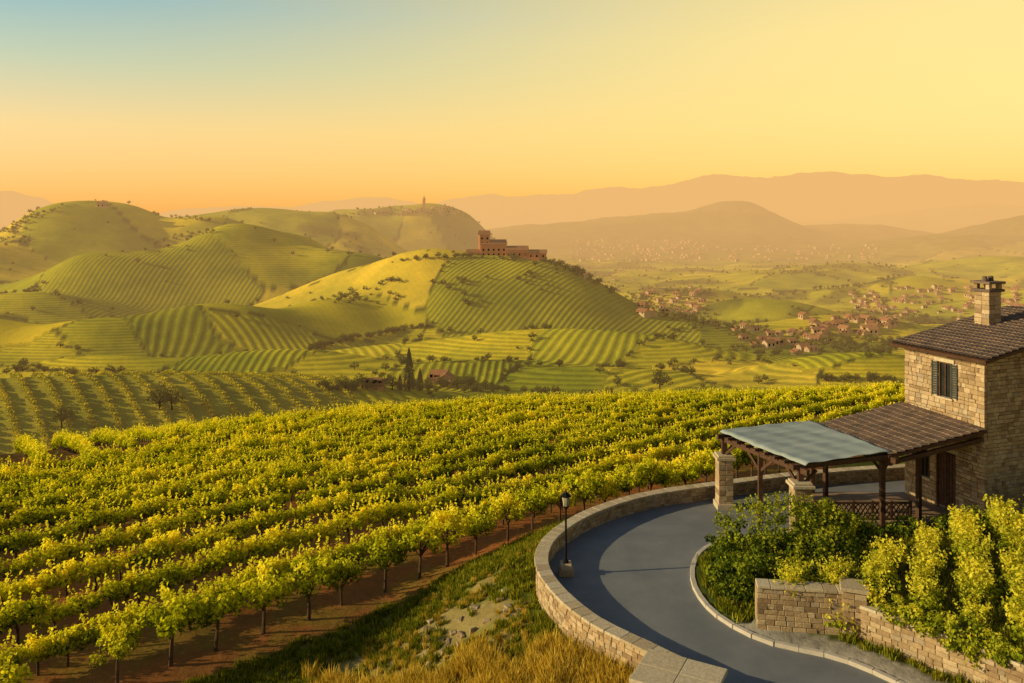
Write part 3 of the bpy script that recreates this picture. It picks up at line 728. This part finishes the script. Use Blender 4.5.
# ---------------------------------------------------------------- vegetation
vt=[make_vine(k,'tree') for k in range(5)];vr=[make_vine(10+k,'row') for k in range(5)];vlow=[make_vine(30+k,'far') for k in range(4)]
P=[];ang=[];kind=[]
angA=math.atan2(dr_[1],dr_[0])
for i in range(0,50):
    front=i<1
    off_=0 if i==0 else 2.6+(i-1)*3.0
    step=1.95 if front else 1.2
    for t in np.arange(-110,150,step):
        p_=o0+nr_*(off_+(2.5*math.sin(t/38+.6)*min(1,i/6)))+dr_*(t+random.uniform(-.15,.15))+np.array([random.uniform(-.1,.1),random.uniform(-.1,.1)])
        if p_[1]<20 or p_[1]>110 or abs(p_[0])>.74*p_[1]+5: continue
        if blockB(p_[0],p_[1])<1.8 and p_[1]>45: continue
        if random.random()<.015: continue
        P.append(p_);ang.append(angA);kind.append(0 if front else 1)
th=math.radians(120);dd=np.array([math.cos(th),math.sin(th)]);n2=np.array([-dd[1],dd[0]])
for i in range(-40,30):
    for t in np.arange(-50,60,1.2):
        p_=np.array([-45.,75.])+dd*(t+random.uniform(-.15,.15))+n2*(i*3.9+1.6*math.sin(t/20))
        if abs(p_[0])>.74*p_[1]+5 or p_[1]>110 or p_[1]<45 or blockB(p_[0],p_[1])>-1.8: continue
        P.append(p_);ang.append(th);kind.append(1)
P=np.array(P);ang=np.array(ang);kind=np.array(kind);ok=~pip(P[:,0],P[:,1],ROADPOLY)&(pdist(P[:,0],P[:,1],OUT)>4.5);P=P[ok];ang=ang[ok];kind=kind[ok]
n=len(P);Z=H(P[:,0],P[:,1]);sc=rng.uniform(.85,1.15,n)*np.where(kind==0,1.0,1.08)
idx=np.where(kind==0,rng.integers(0,5,n),5+rng.integers(0,5,n))
rz=np.where(kind==0,rng.uniform(0,6.28,n),ang+rng.choice([0,math.pi],n)+rng.normal(0,.1,n))
for i_,v_ in enumerate(vt+vr): v_.name='vine_%02d'%i_
scatter('vineyard_rows',vt+vr,np.column_stack([P,Z-.05]),rz,sc,idx)
P=[];an=[]
for i in range(-70,70):
    for t in np.arange(-90,90,1.6):
        th=math.radians(112)
        dd=np.array([math.cos(th),math.sin(th)]);n2=np.array([-dd[1],dd[0]])
        p_=np.array([-85,185])+dd*(t+random.uniform(-.3,.3))+n2*(i*4.6+9*math.sin(t/26))
        if p_[1]>208 or p_[1]<135 or p_[0]<-.72*p_[1] or (p_[0]/p_[1])>-.2: continue
        P.append(p_);an.append(th+math.atan(9/26*math.cos(t/26)))
P=np.array(P);an=np.array(an);Z=H(P[:,0],P[:,1])
scatter('hillside_vineyard_rows',vlow,np.column_stack([P,Z-.1]),an,np.stack([rng.uniform(1.1,1.5,len(P)),rng.uniform(1.1,1.4,len(P)),rng.uniform(.75,1.0,len(P))],1))
small=[make_vine(50+k,'shrub') for k in range(4)]
P=[];th=math.radians(62)
dd=np.array([math.cos(th),math.sin(th)]);n2=np.array([dd[1],-dd[0]])
for i in range(-12,22):
    for t in np.arange(-16,22,.5):
        P.append(np.array([15,29])+dd*(t+random.uniform(-.15,.15))+n2*(i*1.45)+rng.normal(0,.12,2))
P=np.array(P);ok=pip(P[:,0],P[:,1],GPOLY)&(pdist(P[:,0],P[:,1],GPOLY[3:])>.6)&(rng.uniform(size=len(P))>.06);P=P[ok];Z=H(P[:,0],P[:,1])
s_=rng.uniform(.65,1.2,len(P))
scatter('garden_shrub_rows',small,np.column_stack([P,Z-.1]),rng.uniform(0,6.28,len(P)),s_)
g=Geo()
for t in np.linspace(0,1,44):
    pw=np.array([12.9,27.4])*(1-t)+np.array([17.8,21.8])*t
    dz=random.random()
    crown(g,(pw[0]-.1+.5*random.random(),pw[1]-.2+.5*random.random(),1.1+.45*dz),(.5,.5,.38),7,.22,56,.12)
g.obj('trailing_wall_plant',M_hedge)
g=Geo()
for c_,r_ in (((9.5,32.8,1.2),(1.7,1.6,1.55)),((11.4,32.6,1.6),(1.9,1.6,1.85)),((13.1,33.4,1.4),(1.7,1.4,1.65)),((10.3,31.2,1.0),(1.9,1.2,1.25)),((8.8,31.4,.6),(.9,1.0,.85)),((12.6,31.9,1.3),(1.3,1.0,1.2)),((14.6,34.6,1.0),(1.2,1,1.0))):
    crown(g,c_,r_,44,.36,58,.15)
for i in range(130):
    a=rng.uniform(0,6.28);r=rng.uniform(0,1)**.5;cx=11.2+2.9*r*math.cos(a);cy=32.6+1.7*r*math.sin(a);zt_=2.8-1.1*r*r+.2
    n=12;z_=np.linspace(0,.6,n);C=np.stack([cx+z_*.3*math.cos(a)+rng.normal(0,.04,n),cy+z_*.3*math.sin(a)+rng.normal(0,.04,n),zt_+z_],1)
    g.leaves(C,rng.normal(size=(n,3))+np.array([0,0,.4]),.13,np.clip(rng.normal(.8,.12,n),0,1))
t=Geo()
for i in range(14):
    a=rng.uniform(0,6.28);t.tube([(11.3+.5*math.cos(a),32.6+.4*math.sin(a),0),(11.3+1.6*math.cos(a),32.6+1.1*math.sin(a),1.4)],[.05,.02],5)
b_=g.obj('garden_bush',M_bush);t.obj('stems',M_bark,b_)
g=Geo()
for c_ in ((16.2,36.8,.5),(18.2,36.9,.6),(20.0,37.0,.7),(14.6,36.2,.5),(21.4,37.0,.9),(9.4,34.8,.3),(12.3,35.8,.3)):
    crown(g,c_,(.9,.7,.45),16,.28,50,.14)
g.obj('terrace_shrubs',M_bush)
dry=[make_tuft(k,M_dry,.75,70,.3) for k in range(3)];grn=[make_tuft(10+k,M_grass,.35,55,.3,.022) for k in range(3)]
P=np.stack([rng.uniform(-9,4.5,2600),rng.uniform(25,33,2600)],1)
dd=pdist(P[:,0],P[:,1],OUT);lim=30.0-.33*(P[:,0]+4)+1.6*(vn(P[:,0]*.7,P[:,0]*0,5)-.5)
ok=~pip(P[:,0],P[:,1],ROADPOLY)&(dd>.5)&(P[:,1]<lim)&(P[:,0]>-8+2*rng.uniform(size=2600));P=P[ok]
scatter('dry_grass',dry,np.column_stack([P,H(P[:,0],P[:,1])]),rng.uniform(0,6.28,len(P)),rng.uniform(.5,1.1,len(P)),tilt=.12)
P=np.stack([rng.uniform(-9,3,3400),rng.uniform(28,42,3400)],1)
ok=~pip(P[:,0],P[:,1],ROADPOLY)&(tanw(P[:,0],P[:,1])>.15)&(fbm(P[:,0]*.6,P[:,1]*.6,133)>.42);P=P[ok]
ii=np.where(rng.uniform(size=len(P))<.45,rng.integers(0,3,len(P)),3+rng.integers(0,3,len(P)))
for i_,v_ in enumerate(dry+grn): v_.name='tuft_%02d'%i_
scatter('bank_tufts',dry+grn,np.column_stack([P,H(P[:,0],P[:,1])]),rng.uniform(0,6.28,len(P)),np.where(ii<3,rng.uniform(.2,.42,len(P)),rng.uniform(.35,.8,len(P))),ii,tilt=.12)
P=np.stack([rng.uniform(-20,16,16000),rng.uniform(26,58,16000)],1)
dd=pdist(P[:,0],P[:,1],OUT)
ok=~pip(P[:,0],P[:,1],ROADPOLY)&(dd>.35)&(rowoff(P[:,0],P[:,1])<-1.7)&(rng.uniform(size=len(P))>tanw(P[:,0],P[:,1])*.96);P=P[ok]
scatter('bank_grass',grn,np.column_stack([P,H(P[:,0],P[:,1])]),rng.uniform(0,6.28,len(P)),rng.uniform(.4,.95,len(P)),tilt=.1)
P=np.stack([rng.uniform(7,24,3000),rng.uniform(22,38,3000)],1)
ok=pip(P[:,0],P[:,1],LANDPOLY)&(pdist(P[:,0],P[:,1],KERB)>.35)&~((pdist(P[:,0],P[:,1],KERB)<1.1)&(P[:,1]<29.3)&~pip(P[:,0],P[:,1],GPOLY))&(pdist(P[:,0],P[:,1],GWALL)>.4);P=P[ok]
scatter('garden_grass',grn,np.column_stack([P,H(P[:,0],P[:,1])]),rng.uniform(0,6.28,len(P)),rng.uniform(.5,1.0,len(P)),tilt=.1)
g=Geo()
for i in range(22):
    X=rng.uniform(-3.5,1.0);Y_=rng.uniform(30.5,33.5);g.box((X,Y_,h1(X,Y_)+.02),(rng.uniform(.1,.42),rng.uniform(.1,.3),rng.uniform(.1,.24)),rng.uniform(0,3),.05)
g.obj('bank_rocks',M_stone,bevel=.05)
# ---------------------------------------------------------------- trees in the middle distance
trees=[make_tree(k,6+k*.7,2.6+.3*k) for k in range(3)];cyps=[make_cypress(0,9,1.25),make_cypress(1,8,1.4)]
def inst(name,src,px,py,s):
    hp=hit(px,py)
    if hp is None:return
    s=s*hp[1]/230.
    o=bpy.data.objects.new(name,src.data);o.location=(hp[0],hp[1],hp[2]-.3);o.scale=(s,s,s);o.rotation_euler=(0,0,random.uniform(0,6));scene.collection.objects.link(o)
    return o
inst('cypress_tree',cyps[0],409,391,1.4);inst('cypress_tree',cyps[1],420,391,.85);inst('cypress_tree',cyps[1],400,390,.6)
for px,py,s in ((660,392,1.5),(62,428,1.5),(160,412,1.7),(172,411,1.3),(345,392,1),(385,388,1.1),(392,390,.9),(372,390,.8),(440,388,.8),(457,387,.7),(470,389,.9),(362,388,.9)):
    inst('broadleaf_tree',random.choice(trees),px,py,s*.8)
P=[]
def line(pts,n,j=2):
    for i in range(n):
        f=random.random()*(len(pts)-1);k=int(f);f-=k
        px=pts[k][0]*(1-f)+pts[k+1][0]*f+random.gauss(0,j);py=pts[k][1]*(1-f)+pts[k+1][1]*f+random.gauss(0,j*.5)
        h_=hit(px,py)
        if h_: P.append(h_)
line([(312,350),(345,341),(420,329)],90,2)
line([(556,262),(600,282),(650,306),(705,326)],220,5)
line([(400,262),(470,257),(556,263)],46,2)
line([(320,390),(400,388),(480,386)],60,2)
line([(730,350),(800,342),(900,350)],50,4);line([(0,234),(60,207)],40,3);line([(150,214),(210,222)],36,1.5);line([(140,246),(220,230)],24,2)
line([(345,216),(440,210),(475,220)],110,3);line([(650,214),(780,208)],20,2)
line([(640,300),(700,318)],60,7);line([(480,392),(650,395)],24,2);line([(820,380),(900,381)],30,2);line([(0,372),(130,374)],24,2)
P=np.array(P).reshape(-1,3)
yy=np.exp(rng.uniform(np.log(170),np.log(2400),32000));xx=yy*rng.uniform(-.75,.75,32000)
hvx=(yy<225)&(xx/yy<-.17)
k_,e_=patch(xx,yy);keep=(e_<.005)&(vn(xx/80,yy/80,77)>.5)&~hvx;Q=np.stack([xx[keep],yy[keep]],1)[:2000]
wdd=fbm(xx/yy*9,np.log(yy)*8,120,5);keep=(wdd>.63)&(yy>330);Q=np.vstack([Q,np.stack([xx[keep],yy[keep]],1)[:2400]])
keep=(rng.uniform(size=len(xx))<.02)&(yy>230);Q=np.vstack([Q,np.stack([xx[keep],yy[keep]],1)[:500]])
zq=H(Q[:,0],Q[:,1]);Q=np.column_stack([Q,zq])
P=np.vstack([P,Q])
scatter('distant_trees',trees,P-np.array([0,0,.5]),rng.uniform(0,6.28,len(P)),rng.uniform(.35,.95,len(P))*np.interp(P[:,1],[150,600,2000],[.5,.75,1.2]))
# ---------------------------------------------------------------- buildings far
def cottage(wg,rg,dg,X,Y_,Z_,w_,d_,h_,a,rh=None,lv=None):
    rh=rh or d_*.28;c,s_=math.cos(a),math.sin(a)
    T=lambda x_,y_,z_:(X+x_*c-y_*s_,Y_+x_*s_+y_*c,Z_+z_)
    wg.raw([T(-w_/2,-d_/2,-3),T(w_/2,-d_/2,-3),T(w_/2,d_/2,-3),T(-w_/2,d_/2,-3),T(-w_/2,-d_/2,h_),T(w_/2,-d_/2,h_),T(w_/2,d_/2,h_),T(-w_/2,d_/2,h_),T(-w_/2,0,h_+rh),T(w_/2,0,h_+rh)],
      [(0,1,5,4),(2,3,7,6),(1,2,6,9,5),(3,0,4,8,7)],lv)
    o_=.5;k=o_*rh/(d_/2)
    for sg in (-1,1):
        rg.raw([T(-w_/2-o_,sg*(d_/2+o_),h_-k+.15),T(w_/2+o_,sg*(d_/2+o_),h_-k+.15),T(w_/2+o_,0,h_+rh+.15),T(-w_/2-o_,0,h_+rh+.15),
                T(-w_/2-o_,sg*(d_/2+o_),h_-k-.1),T(w_/2+o_,sg*(d_/2+o_),h_-k-.1),T(w_/2+o_,0,h_+rh-.1),T(-w_/2-o_,0,h_+rh-.1)],[(0,1,2,3),(4,5,6,7),(0,1,5,4),(1,2,6,5),(3,0,4,7)])
    nw=max(2,int(w_/3))
    for sg in (-1,1):
        for fl in range(max(1,int(h_/3))):
            for i in range(nw):
                x_=-w_/2+(i+.5)*w_/nw
                p_=T(x_,sg*(d_/2+.02),1.6+fl*2.9);dg.box(p_,(.9,.12,1.3),a)
def village(name,areas):
    wg,rg,dg=Geo(),Geo(),Geo()
    for (x0,x1,y0,y1,n,s) in areas:
        for i in range(n):
            h_=hit(random.uniform(x0,x1),random.uniform(y0,y1))
            if h_ is None:continue
            sc_=s*random.uniform(.7,1.3)
            cottage(wg,rg,dg,h_[0],h_[1],h_[2],9*sc_,7*sc_,random.choice([3.2,4.6,5.2])*sc_,random.choice([0,math.pi/2])+random.gauss(.2,.3))
    e=empty(name);wg.obj('house_walls',M_vwall,e);rg.obj('house_roofs',M_vroof,e);dg.obj('house_windows',M_glassdark,e)
village('valley_village',[(850,1024,288,316,95,.55),(800,900,318,335,40,.5),(730,830,326,348,24,.42),(640,705,286,316,50,.5),(585,650,266,282,22,.5),(960,1024,300,325,30,.55)])
village('distant_town',[(570,700,240,262,200,.95),(700,880,245,262,80,.95)])
village('hamlet',[(422,452,380,386,4,.42),(368,385,388,390,2,.4),(360,465,209,216,26,.9),(780,830,350,356,5,.42),(90,130,205,208,2,.6)])
hp=hit(508,257);vx,vy=hp[0],hp[1]+8;vz=h1(vx,vy)
e=empty('hilltop_villa',(vx,vy,vz-.5));e.scale=(.95,.95,.9);wg,rg,dg=Geo(),Geo(),Geo()
cottage(wg,rg,dg,-9,0,-1,15,11,8,.12,2.6);cottage(wg,rg,dg,-14,-1.5,6,6,6,7,.12,2.2)
cottage(wg,rg,dg,5,-2,-1,13,9,4.6,.05,2.2);cottage(wg,rg,dg,17,-1,-2,11,8,3.6,-.05,1.8);cottage(wg,rg,dg,-20,-3,-1.5,8,7,3.4,.2,1.8)
for i in range(8): wg.box((-3+i*2.6,-9.0,.3),(.4,.4,3.6))
rg.box((6,-8.0,2.3),(22,3.2,.3));wg.box((1,-10,-2.2),(34,1,2.4))
wg.obj('villa_walls',M_redwall,e);rg.obj('villa_roofs',M_vroof,e);dg.obj('villa_windows',M_glassdark,e)
hp=hit(424,213) or hit(424,217);e=empty('church_tower',(hp[0],hp[1],hp[2]));g=Geo();g.box((0,0,12),(5,5,26));g.box((0,0,25.2),(6,6,1));r=Geo();r.tube([(0,0,25.7),(0,0,34)],[3.6,.2],4)
for a_ in (-1,1): r.box((a_,-2.55,21),(.8,.2,2.4))
g.obj('tower_shaft',M_redwall,e);r.obj('tower_roof',M_vroof,e)
hp=hit(101,207)
if hp:
    e=empty('hilltop_chapel',(hp[0],hp[1],hp[2]));wg,rg,dg=Geo(),Geo(),Geo();cottage(wg,rg,dg,0,0,0,7,5,3.5,.3);wg.box((2.5,0,3),(2,2,8),.3)
    wg.obj('walls',M_vwall,e);rg.obj('roof',M_vroof,e);dg.obj('windows',M_glassdark,e)
# ---------------------------------------------------------------- world, sun, camera
AZ=math.radians(-97);EL=math.radians(18.5)
wd=bpy.data.worlds.new('World');scene.world=wd;wd.use_nodes=True;nt=wd.node_tree;nt.nodes.clear()
sky=nt.nodes.new('ShaderNodeTexSky');sky.sky_type='NISHITA';sky.sun_disc=False;sky.sun_elevation=EL;sky.sun_rotation=AZ;sky.dust_density=2
bg1=nt.nodes.new('ShaderNodeBackground');bg1.inputs[1].default_value=.05;nt.links.new(sky.outputs[0],bg1.inputs[0])
tc=nt.nodes.new('ShaderNodeTexCoord');sx_=nt.nodes.new('ShaderNodeSeparateXYZ');nt.links.new(tc.outputs['Generated'],sx_.inputs[0])
zf=mathn(nt,'MULTIPLY',sx_.outputs['Z'],2.0)
def st_(l): return [(p_,lin(*c_)) for p_,c_ in l]
rl=ramp(nt,zf,st_([(0,(248,170,72)),(.08,(246,178,80)),(.2,(232,190,100)),(.34,(172,182,140)),(.48,(98,158,166)),(.8,(35,62,88))]))
rr=ramp(nt,zf,st_([(0,(248,182,80)),(.08,(253,196,80)),(.25,(255,210,82)),(.42,(253,215,92)),(.56,(242,210,106)),(.9,(60,75,85))]))
mxr=nt.nodes.new('ShaderNodeMapRange');mxr.interpolation_type='SMOOTHSTEP';mxr.inputs['From Min'].default_value=-.75;mxr.inputs['From Max'].default_value=.55
nt.links.new(sx_.outputs['X'],mxr.inputs['Value'])
gc=mixc(nt,mxr.outputs[0],rl,rr)
mb=nt.nodes.new('ShaderNodeMapRange');mb.interpolation_type='SMOOTHSTEP';mb.inputs['From Min'].default_value=-.6;mb.inputs['From Max'].default_value=.5;mb.inputs['To Min'].default_value=.45;mb.inputs['To Max'].default_value=1
nt.links.new(sx_.outputs['Y'],mb.inputs['Value'])
bg2=nt.nodes.new('ShaderNodeBackground');nt.links.new(mathn(nt,'MULTIPLY',mb.outputs[0],.96),bg2.inputs[1]);nt.links.new(gc,bg2.inputs[0])
ad=nt.nodes.new('ShaderNodeAddShader');nt.links.new(bg1.outputs[0],ad.inputs[0]);nt.links.new(bg2.outputs[0],ad.inputs[1])
wo=nt.nodes.new('ShaderNodeOutputWorld');nt.links.new(ad.outputs[0],wo.inputs[0])
sd=bpy.data.lights.new('sun','SUN');sd.energy=5;sd.angle=math.radians(.5);sd.color=(1,.79,.42)
so=bpy.data.objects.new('sun',sd);scene.collection.objects.link(so)
v=Vector((math.sin(AZ)*math.cos(EL),math.cos(AZ)*math.cos(EL),math.sin(EL)));so.rotation_euler=v.to_track_quat('Z','Y').to_euler();so.location=(-60,20,60)
cam=bpy.data.cameras.new('camera');cam.sensor_width=36;cam.lens=F*36/1024;cam.shift_y=-(341.5-HY)/1024;cam.clip_end=60000;cam.clip_start=.5
co=bpy.data.objects.new('camera',cam);co.location=(0,0,CAMZ);co.rotation_euler=(math.pi/2,0,0);scene.collection.objects.link(co);scene.camera=co
